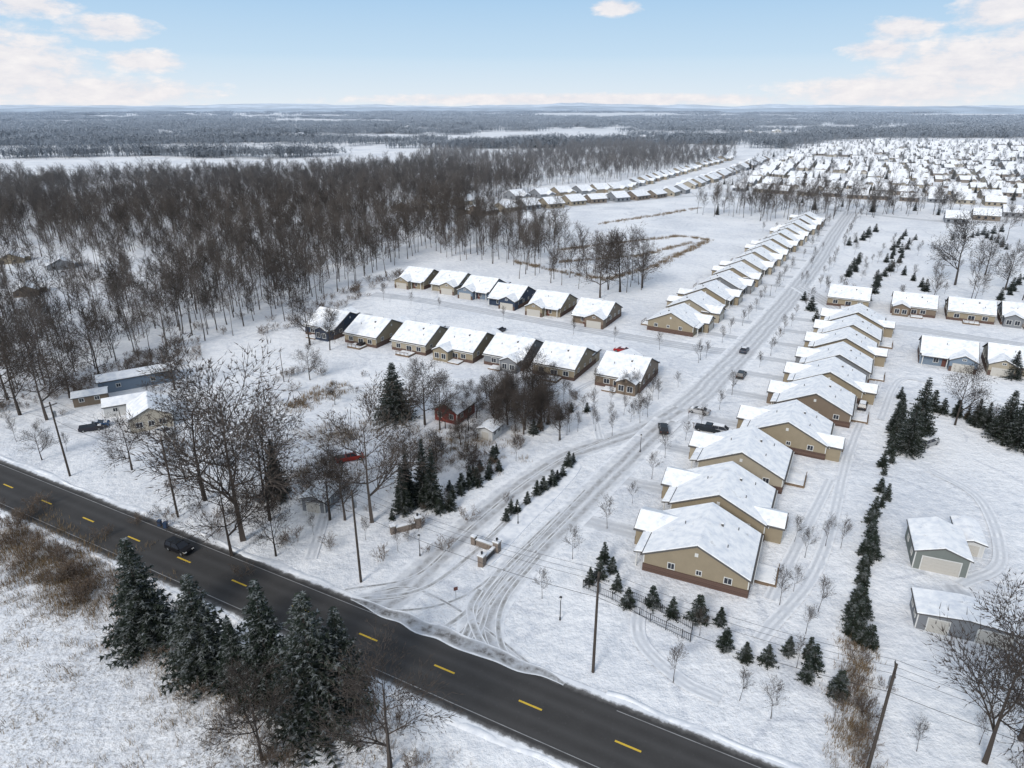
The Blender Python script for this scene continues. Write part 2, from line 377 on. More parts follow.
def mk_spruce(i,Ht=14.,Rb=3.4,lv=34,nb=11,sp=7,size=.62):
    rr=random.Random(500+i); mb=MB(); mb.tube(Vector((0,0,-.1)),Vector((0,0,Ht*.97)),Ht*.017,.02,6,1)
    for l in range(lv):
        t=(l+rr.random()*.6)/lv; z=Ht*(.04+.96*t); rad=Rb*(1-t)**.85+.12
        if l%2: rad*=.86
        n=max(3,int(nb*(1-t*.55)))
        a0=rr.random()*6.28
        for k in range(n):
            a=a0+6.283*k/n+rr.uniform(-.3,.3); L=rad*rr.uniform(.62,1.14); out=Vector((math.cos(a),math.sin(a),0)); side=Vector((-out.y,out.x,0))
            ns=max(2,int(sp*L/Rb)+1); prev=Vector((0,0,z))
            for j in range(ns):
                f=(j+.7)/ns; p=out*(L*f)+Vector((0,0,z+.28*L*(.5*f*f-.75*f)*1.5+.06*(1-t)))
                mb.add([prev-side*.025,prev+side*.025,p],[(0,1,2)],1) if j%2==0 else None
                w=size*(.5+.75*(1-abs(f-.45)))*(.55+.45*(1-t))
                for s in (-1,1):
                    for q in range(2):
                        e=p+(side*s*rr.uniform(.5,1.)+out*rr.uniform(.2,.75)+Vector((0,0,rr.uniform(-.45,.08)))).normalized()*w
                        b1=p+out*(.28*w)+Vector((0,0,rr.uniform(-.1,.1)*w)); b2=p-out*(.22*w)+Vector((0,0,-rr.uniform(.05,.35)*w))
                        mb.add([b1,b2,e],[(0,1,2)])
                tip=p+(out+Vector((0,0,rr.uniform(-.3,.1)))).normalized()*w*.9
                mb.add([p+side*w*.2,p-side*w*.2,tip],[(0,1,2)])
                mb.add([p+out*w*.3,p-out*w*.3,p+Vector((rr.uniform(-.1,.1),rr.uniform(-.1,.1),-w*.8))],[(0,1,2)])
                prev=p
    return mb.mesh('spruce_tree',[NEED,BARK])
spruce=[mk_spruce(0),mk_spruce(1,Rb=3.9,nb=12),mk_spruce(2,Rb=3.,lv=30)]
smallc=[mk_spruce(10+i,Ht=4.,Rb=1.2+.12*i,lv=13,nb=7,sp=4,size=.5) for i in range(3)]
def bare(u,v,top,k=None):
    p=g(u,v); h=tall(v,top); place('bare_tree',bareN[k if k is not None else R.randrange(4)],p.x,p.y,R.uniform(0,6.3),h/15.*1.04)
def spr(u,v,top,k=None,fat=1.):
    p=g(u,v); h=tall(v,top); place('spruce_tree',spruce[k if k is not None else R.randrange(3)],p.x,p.y,R.uniform(0,6.3),h/14.*fat,sz=h/14.)
def sm(x,y,h=None,name='small_spruce'):
    h=h or R.uniform(2.2,3.8); f=h/4.*R.uniform(.85,1.25); place(name,smallc[R.randrange(3)],x,y,R.uniform(0,6.3),f,sz=h/4.)
def yt(x,y,h=None):
    h=h or R.uniform(3.6,5.6); place('young_tree',young[R.randrange(3)],x,y,R.uniform(0,6.3),h/5.)
for a in [(243,540,384,2),(205,500,400,0),(132,470,422,2),(270,520,425,1),(186,482,435,3),(276,556,508,0),(232,556,474,2),(345,520,458,1),(372,522,415,2),(330,520,462,0),(47,420,343,2),(42,460,430,2),
 (390,768,672,2),(262,760,680,0),(985,762,640,2),(1020,740,650,0),(955,285,222,1),(600,298,243,0),(620,292,238,3),(642,288,240,1),(175,390,345,1),(330,350,312,3),(425,425,368,0),(440,430,382,3),(410,420,378,1),(412,478,438,2),
 (985,275,240,0),(1005,290,250,1),(955,425,372,3),(560,440,405,1),(310,345,300,1),(265,500,428,3),(335,405,385,0),(310,380,350,2),(8,400,335,2),(20,415,345,0),(70,398,345,2),(100,380,330,0)]: bare(*a)
for a in [(150,642,538,0,1.3),(207,672,574,1,1.35),(272,690,580,0,1.2),(318,720,592,1,1.3),(345,706,606,2,1.2),(240,690,618,2,1.2),(395,418,362,1,1.5),(408,504,447,2,.9),(424,502,438,2,.9),(433,506,447,2,.9),(278,498,438,2,1.),(915,440,377,0,1.2),(907,452,402,1,1.2),(1003,438,390,1,1.4),(1018,446,388,0,1.4),(893,432,400,2,1.1),(975,425,398,2,1.4),(985,428,402,1,1.3),(1012,378,350,1,1.3),(403,512,462,2,.9)]: spr(*a)
for k in range(32):
    u=R.uniform(492,552); v=R.uniform(392,436)-(u-520)*.2; bare(u,v,v-R.uniform(22,44),3)
for k in range(18):
    t=k/17; u=R.uniform(430,470)+t*20; v=470-t*70+R.uniform(-8,8); bare(u,v,v-R.uniform(12,28))
for (a,b,n) in [((440,512),(500,468),9),((452,492),(498,456),7),((560,418),(584,412),3),((534,434),(556,420),4),((505,522),(535,497),5),((545,490),(572,464),6),((393,520),(440,500),4)]:
    for k in range(n):
        t=k/(n-1); p=g(a[0]+(b[0]-a[0])*t+R.uniform(-3,3),a[1]+(b[1]-a[1])*t+R.uniform(-3,3)); sm(p.x,p.y)
for (u,v) in [(600,578),(612,572),(617,590),(604,562),(628,606),(652,606),(672,617),(698,620),(720,624),(725,648),(745,660),(767,663),(788,654),(808,658),(813,668),(806,680),(837,695),(590,584)]:
    p=g(u,v); sm(p.x,p.y,R.uniform(2.8,4.4))
hl=smoothp(gl([(903,400),(897,425),(888,455),(882,490),(873,530),(866,570),(859,605),(856,630),(864,645)]),10)
for i,p in enumerate(hl):
    if (i%2==0 or i>40) and R.random()<.95: sm(p.x+R.uniform(-.9,.9),p.y+R.uniform(-.9,.9),R.uniform(2.,4.))
for (a,b,n) in [((915,240),(880,285),11),((862,262),(845,277),6),((905,236),(885,262),8),((985,238),(1010,250),6),((850,245),(875,232),6),((930,410),(1010,432),12),((925,292),(905,275),4),((1000,300),(1024,280),5),((880,280),(870,300),4),((815,322),(806,300),3),((955,240),(1000,232),7)]:
    for k in range(n):
        t=k/max(1,n-1); p=g(a[0]+(b[0]-a[0])*t,a[1]+(b[1]-a[1])*t); sm(p.x+R.uniform(-1.5,1.5),p.y+R.uniform(-1.5,1.5),R.uniform(3,5.5))
def along(P,off,step,fn,skip=.15,jit=1.):
    L=R.uniform(0,step)
    for i in range(len(P)-1):
        d=P[i+1]-P[i]; l=d.length
        if l<1e-6: continue
        d/=l; n=Vector((-d.y,d.x,0))
        while L<l:
            q=P[i]+d*L+n*off
            if R.random()>skip: fn(q.x+R.uniform(-jit,jit),q.y+R.uniform(-jit,jit))
            L+=step
        L-=l
along(resP,7,10,yt); along(resP,-7,11,yt); along(culP,6.5,13,yt,.3); along(clip(inP,14),6.5,11,yt,.1); along(clip(outP,14),-6.5,10,yt,.1); along(clip(inP,14),12,14,yt,.3)
along([RA+RD*(jx+24),RA+RD*(jx+160)],13,8.5,yt,.1,1.5); along([RA+RD*(jx+28),RA+RD*(jx+150)],19,14,yt,.3,3)
along([RA-RD*60,RA+RD*(jx-20)],12,16,yt,.4,2)
for k in range(60):
    p=g(R.uniform(760,1020),R.uniform(232,300)); yt(p.x,p.y)
for k in range(26):
    p=g(R.uniform(560,660),R.uniform(385,440)); yt(p.x,p.y)
for k in range(10):
    p=g(R.uniform(770,850),R.uniform(520,720)); yt(p.x,p.y)
# ---------------------------------------------------------------- scatter masses
def coll(name,meshes):
    c=bpy.data.collections.new(name)
    for m in meshes: c.objects.link(bpy.data.objects.new(m.name,m))
    return c
def scatter(name,pts,c,s0,s1,rots=None,tilt=.06):
    if not pts: return
    me=bpy.data.meshes.new(name); me.from_pydata([(p[0],p[1],0) for p in pts],[],[]); o=link(bpy.data.objects.new(name,me))
    ng=bpy.data.node_groups.new(name+'_nodes','GeometryNodeTree')
    ng.interface.new_socket('Geometry',in_out='INPUT',socket_type='NodeSocketGeometry'); ng.interface.new_socket('Geometry',in_out='OUTPUT',socket_type='NodeSocketGeometry')
    N=ng.nodes; L=ng.links; gi=N.new('NodeGroupInput'); go=N.new('NodeGroupOutput'); ip=N.new('GeometryNodeInstanceOnPoints'); ci=N.new('GeometryNodeCollectionInfo')
    ci.inputs['Collection'].default_value=c; ci.inputs['Separate Children'].default_value=True; ci.inputs['Reset Children'].default_value=True
    ip.inputs['Pick Instance'].default_value=True
    L.new(gi.outputs[0],ip.inputs['Points']); L.new(ci.outputs[0],ip.inputs['Instance'])
    if rots is None:
        rv=N.new('FunctionNodeRandomValue'); rv.data_type='FLOAT_VECTOR'; rv.inputs[0].default_value=(-tilt,-tilt,0); rv.inputs[1].default_value=(tilt,tilt,6.283); L.new(rv.outputs[0],ip.inputs['Rotation'])
    else:
        at=me.attributes.new('heading','FLOAT_VECTOR','POINT')
        for i,r in enumerate(rots): at.data[i].vector=(0,0,r)
        na=N.new('GeometryNodeInputNamedAttribute'); na.data_type='FLOAT_VECTOR'; na.inputs['Name'].default_value='heading'; L.new(na.outputs['Attribute'],ip.inputs['Rotation'])
    rs=N.new('FunctionNodeRandomValue'); rs.data_type='FLOAT'; rs.inputs[2].default_value=s0; rs.inputs[3].default_value=s1; rs.inputs['Seed'].default_value=5
    L.new(rs.outputs[1],ip.inputs['Scale']); L.new(ip.outputs[0],go.inputs[0])
    md=o.modifiers.new('scatter','NODES'); md.node_group=ng; return o
def fill(poly,step,keep=1.,nz=None):
    P=gl(poly); xs=[p.x for p in P]; ys=[p.y for p in P]; out=[]
    y=min(ys)
    while y<max(ys):
        x=min(xs)
        while x<max(xs):
            a=x+R.uniform(-.5,.5)*step; b=y+R.uniform(-.5,.5)*step
            if R.random()<keep and inpoly(a,b,P):
                if nz is None or noise.noise(Vector((a/nz[0],b/nz[0],3.3)))>nz[1]: out.append((a,b))
            x+=step
        y+=step
    R.shuffle(out); return out
def near(l,w,n):
    P=gl(l); out=[]; T=sum((P[i+1]-P[i]).length for i in range(len(P)-1))
    for i in range(len(P)-1):
        for k in range(int(n*(P[i+1]-P[i]).length/T)):
            q=P[i].lerp(P[i+1],R.random()); out.append((q.x+R.gauss(0,w),q.y+R.gauss(0,w)))
    R.shuffle(out); return out
W2=[(-60,305),(60,312),(150,292),(250,272),(300,290),(330,302),(270,328),(180,350),(90,382),(0,398),(-60,405)]
woods=[]
woods+=fill([(-60,190),(60,189),(130,185),(250,181),(335,177),(420,176),(500,183),(560,188),(520,198),(465,212),(458,222),(500,228),(560,238),(545,256),(520,268),(470,262),(420,257),(385,274),(330,300),(290,298),(240,268),(140,256),(60,250),(-60,245)],6.4,.95,(45,-.33))
woods+=fill(W2,5.8,.92,(26,-.25))
woods+=fill([(-60,248),(240,262),(300,285),(150,292),(60,305),(-60,300)],8.,.55,(30,-.12))
woods+=fill([(505,262),(560,246),(590,262),(660,285),(645,296),(570,290),(520,280)],6,.55)
woods+=fill([(690,214),(760,206),(880,206),(960,210),(960,216),(880,218),(760,222)],7.,.6)
woods+=fill([(350,172),(420,160),(560,152),(640,150),(740,158),(690,172),(620,182),(520,188),(420,180)],9,.85,(80,-.18))
woods+=fill([(0,385),(90,370),(60,395),(0,415)],6,.5)
woods+=fill([(930,300),(1060,290),(1060,300),(940,310)],9,.4)+fill([(990,225),(1060,215),(1060,270),(1000,260)],10,.3)
scatter('woods',woods,coll('woods_sources',bareF),.66,1.12)
def mk_grove(i,wx,wy,n,tw,nt):
    rr=random.Random(700+i); mb=MB()
    for k in range(n):
        x=rr.gauss(0,wx*.3); y=rr.gauss(0,wy*.3); h=rr.uniform(9,17); c=Vector((x,y,0))
        mb.add([c+Vector((-.25,0,-.2)),c+Vector((.25,0,-.2)),c+Vector((0,0,h))],[(0,1,2)])
        for q in range(nt):
            a=rr.uniform(0,6.28); z=h*rr.uniform(.3,.85); r=h*.28*math.sin(math.pi*min(1,(z/h-.15)))
            p=c+Vector((math.cos(a)*r*rr.random()*.6,math.sin(a)*r*rr.random()*.6,z)); e=p+Vector((math.cos(a)*r*.8,math.sin(a)*r*.8,rr.uniform(.5,3.)))
            w=Vector((-math.sin(a),math.cos(a),rr.uniform(-.5,.5)))*tw
            mb.add([p-w,p+w,e],[(0,1,2)])
    return mb.mesh('grove',[BARKD])
gA=coll('grove_sources',[mk_grove(i,70,45,70,.45,20) for i in range(3)]); gB=coll('far_grove_sources',[mk_grove(5+i,210,80,150,1.3,14) for i in range(3)])
ex=[gl([(-40,180),(20,158),(150,150),(340,148),(365,160),(340,172),(200,180),(60,186)]),gl([(560,205),(690,168),(790,141),(870,133),(1100,134),(1100,235),(700,235)])]
p1=[];p2=[]
y=980.
while y<4200:
    x=-.95*y
    while x<.95*y:
        a=x+R.uniform(-22,22); b=y+R.uniform(-22,22)
        nn=noise.noise(Vector((a/600,b/200,1.7)))+.5*noise.noise(Vector((a/170,b/90,9)))
        if nn>.05 and not any(inpoly(a,b,e) for e in ex): p1.append((a,b))
        x+=54
    y+=46
while y<11500:
    x=-.9*y
    while x<.9*y:
        a=x+R.uniform(-70,70); b=y+R.uniform(-60,60)
        nn=noise.noise(Vector((a/1700,b/430,4.7)))+.5*noise.noise(Vector((a/500,b/250,9)))
        if nn>.05: p2.append((a,b))
        x+=155
    y+=120
R.shuffle(p1);R.shuffle(p2)
p1+=near([(0,158),(150,155),(250,158),(330,156)],5,26)+near([(0,145),(160,143),(330,140)],10,50)+near([(0,137),(200,134),(420,133)],18,60)+near([(60,128),(300,127)],25,50)+near([(350,128),(700,126)],25,50)+near([(420,148),(560,146),(740,142)],30,70)
scatter('distant_woods',p1,gA,.7,1.15); scatter('horizon_woods',p2,gB,.8,1.25)
scatter('rear_woods',fill([(760,146),(830,134),(900,132),(1100,128),(1100,138),(900,138),(830,140),(780,150)],32,.8),gA,.8,1.2)
def hills(name,dist,h,seed,col):
    m,nt,b=newmat(name+'_mat'); p=pos(nt); c=mix(nt,mr(nt,noi(nt,vscale(nt,p,(.003,.003,.03)),1.,4,.65),.4,.6),col,[min(1,x*1.25) for x in col]); nt.links.new(c,b.inputs['Base Color']); b.inputs['Roughness'].default_value=1
    vs=[];fs=[];n=260
    for i in range(n+1):
        a=math.radians(-50+100*i/n); hh=h*(.75+.5*noise.noise(Vector((a*5,seed,0)))+.22*noise.noise(Vector((a*19,seed,1)))+.10*noise.noise(Vector((a*70,seed,1))))
        for (dd,z) in ((0,0),(400,hh*.7),(900,hh),(1600,hh*.9)):
            r=dist+dd; vs.append((math.sin(a)*r,math.cos(a)*r,z-.1))
    for i in range(n):
        for j in range(3): o=4*i+j; fs.append((o,o+1,o+5,o+4))
    me=bpy.data.meshes.new(name); me.from_pydata(vs,[],fs); me.materials.append(m); me.polygons.foreach_set('use_smooth',[True]*len(fs)); me.update()
    if me.polygons[0].normal.z<0: me.flip_normals()
    link(bpy.data.objects.new(name,me))
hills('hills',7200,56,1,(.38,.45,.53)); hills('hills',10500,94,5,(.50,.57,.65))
def mk_tuft(i,h=.8,n=22,w=.03,sp=.45):
    rr=random.Random(900+i); mb=MB()
    for k in range(n):
        a=rr.uniform(0,6.28); b=Vector((rr.gauss(0,sp),rr.gauss(0,sp),-.02)); e=b+Vector((math.cos(a)*.3,math.sin(a)*.3,h*rr.uniform(.5,1.1))); s=Vector((-math.sin(a),math.cos(a),0))*w
        mb.add([b-s,b+s,e],[(0,1,2)])
    return mb.mesh('grass_tuft',[REED])
tuft=coll('tuft_sources',[mk_tuft(i) for i in range(3)]); reed=coll('reed_sources',[mk_tuft(5+i,1.4,24,.06,.8) for i in range(3)]); shc=coll('shrub_sources',shrubs)
scatter('dry_grass',fill([(0,600),(120,620),(220,680),(300,740),(420,740),(600,800),(0,800)],1.5,.45,(6,0.03))+near([(0,535),(60,575),(110,600)],3.5,800)+near([(110,600),(230,690),(300,740)],3,300)+near([(310,435),(340,440),(360,432)],3,160)+near([(330,470),(300,480)],4,200)+near([(420,452),(490,440)],5,260)+near([(860,640),(850,768)],1.2,200)+fill([(0,515),(250,640),(180,640),(0,560)],2.,.35,(8,-.05)),tuft,.6,1.4)
scatter('pond_reeds',near([(515,262),(560,272),(605,280),(650,268),(690,250),(708,240),(680,236),(610,244),(560,250)],1.1,600)+near([(560,262),(640,256),(690,243)],1.,180)+near([(600,224),(660,215),(700,208)],1.4,180)+near([(290,410),(340,385)],2,70)+near([(0,535),(50,568),(105,598)],2.2,60),reed,.5,1.)
scatter('bare_shrubs',near([(0,522),(50,568),(110,605)],2.6,50)+near([(110,600),(225,690)],2,14)+near([(225,700),(250,768)],2,12)+near([(868,655),(855,768)],.8,10)+near([(430,470),(500,440),(560,400)],4,45)+near([(270,330),(400,275)],4,60)+near([(0,405),(90,385),(180,352)],5,110)+near([(345,745),(420,768)],3,6)+near([(395,545),(470,520)],4,8)+near([(300,375),(360,400)],6,18)+near([(980,410),(1024,440)],4,14)+near([(160,500),(300,530),(360,500)],6,30)+fill(W2,9,.5),shc,.6,1.3)
# ---------------------------------------------------------------- houses
cache={}
def winbox(F,Gl,axis,sgn,base_,a,z,w,h):
    def bx(mb,da,dz,sa,sz,dep,off):
        if axis=='y': mb.box((a+da,base_+sgn*off,z+dz),(sa,dep,sz))
        else: mb.box((base_+sgn*off,a+da,z+dz),(dep,sa,sz))
    bx(Gl,0,0,w-.06,h-.06,.04,.022)
    t=.11
    bx(F,0,h/2,w+t,t,.09,.05); bx(F,0,-h/2,w+t,t,.09,.05); bx(F,-w/2,0,t,h-t-.004,.09,.05); bx(F,w/2,0,t,h-t-.004,.09,.05)
    bx(F,0,0,.06,h-t-.004,.08,.05)
def house_meshes(W,D,st):
    key=(W,D,st)
    if key in cache: return cache[key]
    e=2.95; tp=.47; hr=e+D/2*tp; x,y=W/2,D/2
    wl=MB(); rf=MB(); sn=MB(); F=MB(); Gl=MB(); br=MB(); gd=MB(); dr=MB(); dk=MB()
    wl.add([(-x,-y,0),(x,-y,0),(x,y,0),(-x,y,0),(-x,-y,e),(x,-y,e),(x,y,e),(-x,y,e),(-x,0,hr),(x,0,hr)],[(0,1,5,4),(2,3,7,6),(1,2,6,9,5),(3,0,4,8,7)])
    def gable_x(x0,x1,yy0,yy1,er,hz_,ov=.45,sk=.35,half=0):
        ym=(yy0+yy1)/2
        for s in (-1,1):
            ye=ym+s*((yy1-yy0)/2+ov); ze=er-ov*tp
            q=[(x0-sk,ye,ze),(x1+sk,ye,ze),(x1+sk,ym,hz_),(x0-sk,ym,hz_)]
            if s>0: q=q[::-1]
            rf.slab(q,.2)
            if half and s==half: 
                sn.slab([( a*(.5 if a>0 else 1)+0, ym+(b-ym)*.95, c+.2+(.05*tp if b!=ym else 0)) for a,b,c in q],.12); continue
            sn.slab([(a*.98,ym+(b-ym)*.965,c+.2+(abs(b-ym)*.035*tp)) for a,b,c in q],.17)
    def gable_y(x0,x1,ya,yb,er,ov=.35,sk=.35,front=1):
        xm=(x0+x1)/2; rz=er+(x1-x0)/2*tp
        for s in (-1,1):
            xe=xm+s*((x1-x0)/2+ov); ze=er-ov*tp; yf=yb+sk*front
            q=[(xm,ya,rz),(xm,yf,rz),(xe,yf,ze),(xe,ya,ze)]
            if (s<0)==(front>0): q=q[::-1]
            rf.slab(q,.2); sn.slab([(xm+(a-xm)*.955,b if b==ya else b-.1*front,c+.2+(abs(a-xm)*.045*tp)) for a,b,c in q],.17)
    gable_x(-x,x,-y,y,e,hr,half={'h1':1,'h0':-1}.get(st[-2:],0))
    g0,g1=(-x,-x+6.3) if st[0]=='a' else (x-6.3,x); ext=2.8; gm=(g0+g1)/2; grz=e+3.15*tp
    wl.add([(g0,y,0),(g1,y,0),(g1,y+ext,0),(g0,y+ext,0),(g0,y,e),(g1,y,e),(g1,y+ext,e),(g0,y+ext,e),(gm,y+ext,grz)],[(3,0,4,7),(1,2,6,5),(2,3,7,8,6)])
    gable_y(g0,g1,y-3.1,y+ext,e)
    gd.box((gm,y+ext+.03,1.15),(4.9,.06,2.25))
    for k in range(4): gd.box((gm,y+ext+.07,.3+.56*k),(4.7,.03,.46))
    winbox(F,Gl,'y',1,y+ext,gm,e+.55,.9,.5)
    o=-1 if st[0]=='b' else 1
    dr.box((gm+o*4.1,y+.03,1.05),(1.,.07,2.1)); winbox(F,Gl,'y',1,y,gm+o*(W-6.3)*.9,1.6,1.2,1.4)
    for k in (3.6,W-3.6): F.box((gm+o*k*.98,y+1.2,e/2-.08),(.2,.2,e-.2))
    px0,px1=sorted((gm+o*3.2,gm+o*(W-3.3)))
    rf.slab([(px0,y+1.6,e-.35),(px0,y+.1,e-.02),(px1,y+.1,e-.02),(px1,y+1.6,e-.35)][::-1],.18); sn.slab([(px0+.03,y+1.56,e-.16),(px0+.03,y+.3,e+.1),(px1-.03,y+.3,e+.1),(px1-.03,y+1.56,e-.16)][::-1],.18)
    if st[1]=='1':
        b0,b1=(x-5.2,x-.4) if st[0]=='a' else (-x+.4,-x+5.2); bm=(b0+b1)/2
        wl.add([(b0,-y,0),(b1,-y,0),(b1,-y-2.6,0),(b0,-y-2.6,0),(b0,-y,e),(b1,-y,e),(b1,-y-2.6,e),(b0,-y-2.6,e),(bm,-y-2.6,e+2.4*tp)],[(0,3,7,4)[::-1],(1,2,6,5)[::-1],(2,3,7,8,6)[::-1]])
        gable_y(b0,b1,-y+2.5,-y-2.6,e,front=-1)
        winbox(F,Gl,'y',-1,-y-2.6,bm-1.1,1.6,1.4,1.5); winbox(F,Gl,'y',-1,-y-2.6,bm+1.1,1.6,1.4,1.5)
        o2=-1 if bm>0 else 1
        winbox(F,Gl,'y',-1,-y,o2*2.8,1.6,1.5,1.3); winbox(F,Gl,'y',-1,-y,o2*.2,1.1,1.6,2.)
        dk.box((o2*1.2,-y-1.5,.15),(3.6,3.,.3)); sn.box((o2*1.2,-y-1.55,.37),(3.4,2.7,.14))
    else:
        for a,w,h,z in ((-x*.6,1.5,1.3,1.6),(0.2,1.8,2.,1.1),(x*.6,1.5,1.3,1.6)): winbox(F,Gl,'y',-1,-y,a,z,w,h)
        dk.box((.2,-y-1.8,.2),(4.6,3.5,.4)); sn.box((.2,-y-1.75,.47),(4.3,3.1,.14))
        for k in (-2.05,-.7,.7,2.05): dk.box((.2+k,-y-3.45,.8),(.1,.1,.8))
        dk.box((.2,-y-3.45,1.23),(4.4,.12,.08))
    for s in (-1,1):
        for a,z,w,h in ((-y*.62,2.05,1.1,1.05),(-.6,2.1,.8,.8),(y*.45,2.05,1.,1.05)): winbox(F,Gl,'x',s,s*x,a,z,w,h)
        F.box((s*(x+.03),0,hr-1.5),(.06,.5,.6))
        br.box((s*(x+.045),0,.66),(.09,2*y+.1,1.36))
        for k in (-1,1): F.box((s*(x+.012),k*(y-.07),(e+1.36)/2+.05),(.03,.16,e-1.45))
    br.box((0,-y-.045,.42),(2*x-.004,.09,.88)); br.box((g0+.36,y+ext+.045,.7),(.66,.09,1.38)); br.box((g1-.36,y+ext+.045,.7),(.66,.09,1.38))
    F.box((0,-y-.5,e-.12),(W+.66,.1,.16))
    rf.box((x*.3,-y*.3,hr-y*.3*tp+.2),(.35,.35,1.1)); sn.box((x*.3,-y*.3,hr-y*.3*tp+.8),(.37,.37,.1))
    for k,(px_,py_) in enumerate(((-x*.4,-y*.5),(x*.1,y*.4),(x*.55,-y*.6))): rf.tube(Vector((px_,py_,hr-abs(py_)*tp)),Vector((px_,py_,hr-abs(py_)*tp+.85)),.07,.07,6,0,True)
    r=dict(walls=wl.mesh('walls',[WALLS['tan']]),roof=rf.mesh('roof',[SHING]),snow_cover=sn.mesh('snow_cover',[SNOW]),window_frames=F.mesh('window_frames',[TRIM]),windows=Gl.mesh('windows',[GLASS]),brick_base=br.mesh('brick_base',[BRICK]),garage_door=gd.mesh('garage_door',[GAR]),entry_door=dr.mesh('entry_door',[DOOR]),deck=dk.mesh('deck',[WOOD]))
    cache[key]=r; return r
def house(c,rot,W,D,st,wall,name='suburban_house'):
    r=house_meshes(W,D,st); e=link(bpy.data.objects.new(name,None)); e.location=(c.x,c.y,0); e.rotation_euler[2]=math.radians(rot); e.empty_display_size=1
    for k,m in r.items():
        o=link(bpy.data.objects.new(k,m)); o.parent=e
        if k=='walls': o.material_slots[0].link='OBJECT'; o.material_slots[0].material=WALLS[wall]
        if k=='snow_cover':
            b=o.modifiers.new('bevel','BEVEL'); b.width=.08; b.segments=2; b.limit_method='ANGLE'
    return e
nd=[0]
def drive(a,b,w=4.6): nd[0]+=1; ribbon('driveway',[a,a.lerp(b,.5),b],w,.004+(.0012 if nd[0]%2 else 0),DRIVE)
cols=['tan','tan','beige','tan','brown','tan','grey','tan','beige','tan']
rl=[(632,567,-25,12.2),(660,516,-26,12),(688,473,-27,12),(737,442,-28,12),(768,413,-28,12),(785,391,-28,11.5),(797,373,-28,11.),(806,356,-28,11),(815,342,-28,11),(822,329,-28,11)]
for i,(u,v,an,W) in enumerate(rl):
    C=g(u,v); a=math.radians(an); d=Vector((math.cos(a),math.sin(a),0)); s=Vector((-d.y,d.x,0))
    D=15.2; c=C+d*(D/2+1.6)+s*(W/2)
    house(c,an+90,W,D,('b0','b1')[i%2],cols[i])
    gc=c+s*((W/2-3.15))-d*(D/2+2.8); drive(gc,gc-d*11)
A=g(676,328); B=g(806,224)
for i in range(14):
    c=A.lerp(B,i/13); house(c,242-3,12.5,14.5,('a0','b1','a1')[i%3],R.choice(['tan','beige','brown','tan','cream','grey']))
    dd=Vector((math.cos(math.radians(-31)),math.sin(math.radians(-31)),0)); gc=c+dd*10; drive(gc,gc+dd*9)
for i,(u,v) in enumerate([(337,330),(377,338),(424,345),(469,352),(516,359),(565,368),(627,379)]):
    house(g(u,v),-28,11.6,15,('a1h1','b0','a0','b1','a1h1','b0','a1')[i],('navy','tan','beige','tan','grey','tan','brown')[i])
    c=g(u,v)+S*10+Dv*(-2.6 if i%2==0 else 2.6); drive(c,c+S*9)
for i,(u,v) in enumerate([(422,284),(455,288),(485,294),(513,302),(553,310),(597,319)]):
    house(g(u,v),152,11.6,14,('b0','a1','b1h0','a1h0','b0','a1')[i],('tan','beige','blue','navy','tan','brown')[i])
for i,(u,v,r) in enumerate([(848,303,-28),(912,311,-28),(968,317,-28),(1022,322,-28),(945,360,152),(1012,368,152),(1075,330,-28),(1070,376,152)]):
    house(g(u,v),r,13,12.5,('a0','b1')[i%2],('tan','brown','tan','grey','blue','beige','tan','tan')[i])
def far_house(wall,W=13,D=15):
    mb=MB(); e=3.; tp=.47; hr=e+D/2*tp; x,y=W/2,D/2
    mb.add([(-x,-y,0),(x,-y,0),(x,y,0),(-x,y,0),(-x,-y,e),(x,-y,e),(x,y,e),(-x,y,e),(-x,0,hr),(x,0,hr)],[(0,1,5,4),(2,3,7,6),(1,2,6,9,5),(3,0,4,8,7)],0)
    for s in (-1,1):
        q=[(-x-.4,s*(y+.4),e-.2),(x+.4,s*(y+.4),e-.2),(x+.4,0,hr),(-x-.4,0,hr)]
        if s>0:q=q[::-1]
        mb.slab(q,.15,2); mb.slab([(a,b*.98,c+.15+abs(b)*.01) for a,b,c in q],.25,1)
    mb.add([(-x,y,0),(-x+6,y,0),(-x+6,y+3,0),(-x,y+3,0),(-x,y,e),(-x+6,y,e),(-x+6,y+3,e),(-x,y+3,e),(-x+3,y+3,e+1.4)],[(3,0,4,7),(1,2,6,5),(2,3,7,8,6)],0)
    for s in (-1,1):
        xe=-x+3+s*3.4; q=[(-x+3,y-3,e+1.4),(-x+3,y+3.3,e+1.4),(xe,y+3.3,e-.15),(xe,y-3,e-.15)]
        if s<0:q=q[::-1]
        mb.slab(q,.4,1)
    for a in (-4,-.5,3.5): mb.box((a,-y-.03,1.6),(1.4,.06,1.3),3); 
    for s in (-1,1):
        for a in (-4,2): mb.box((s*(x+.03),a,1.6),(.06,1.2,1.2),3)
    mb.box((-x+3,y+3.04,1.15),(4.8,.07,2.2),4)
    return mb.mesh('far_house',[WALLS[wall],SNOWF,SHING,GLASS,GAR])
fh=[far_house(w,W,D) for w,W,D in (('tan',13,15),('beige',12,13),('brown',14,14),('grey',11.5,15),('brown',13,12))]
def fhp(u,v,rot,sc=1): p=g(u,v); place('suburban_house',R.choice(fh),p.x,p.y,math.radians(rot),sc)
row=smoothp(gl([(462,218),(500,212),(545,207),(590,203),(635,199),(672,194),(700,184),(735,172),(765,160)]),12)
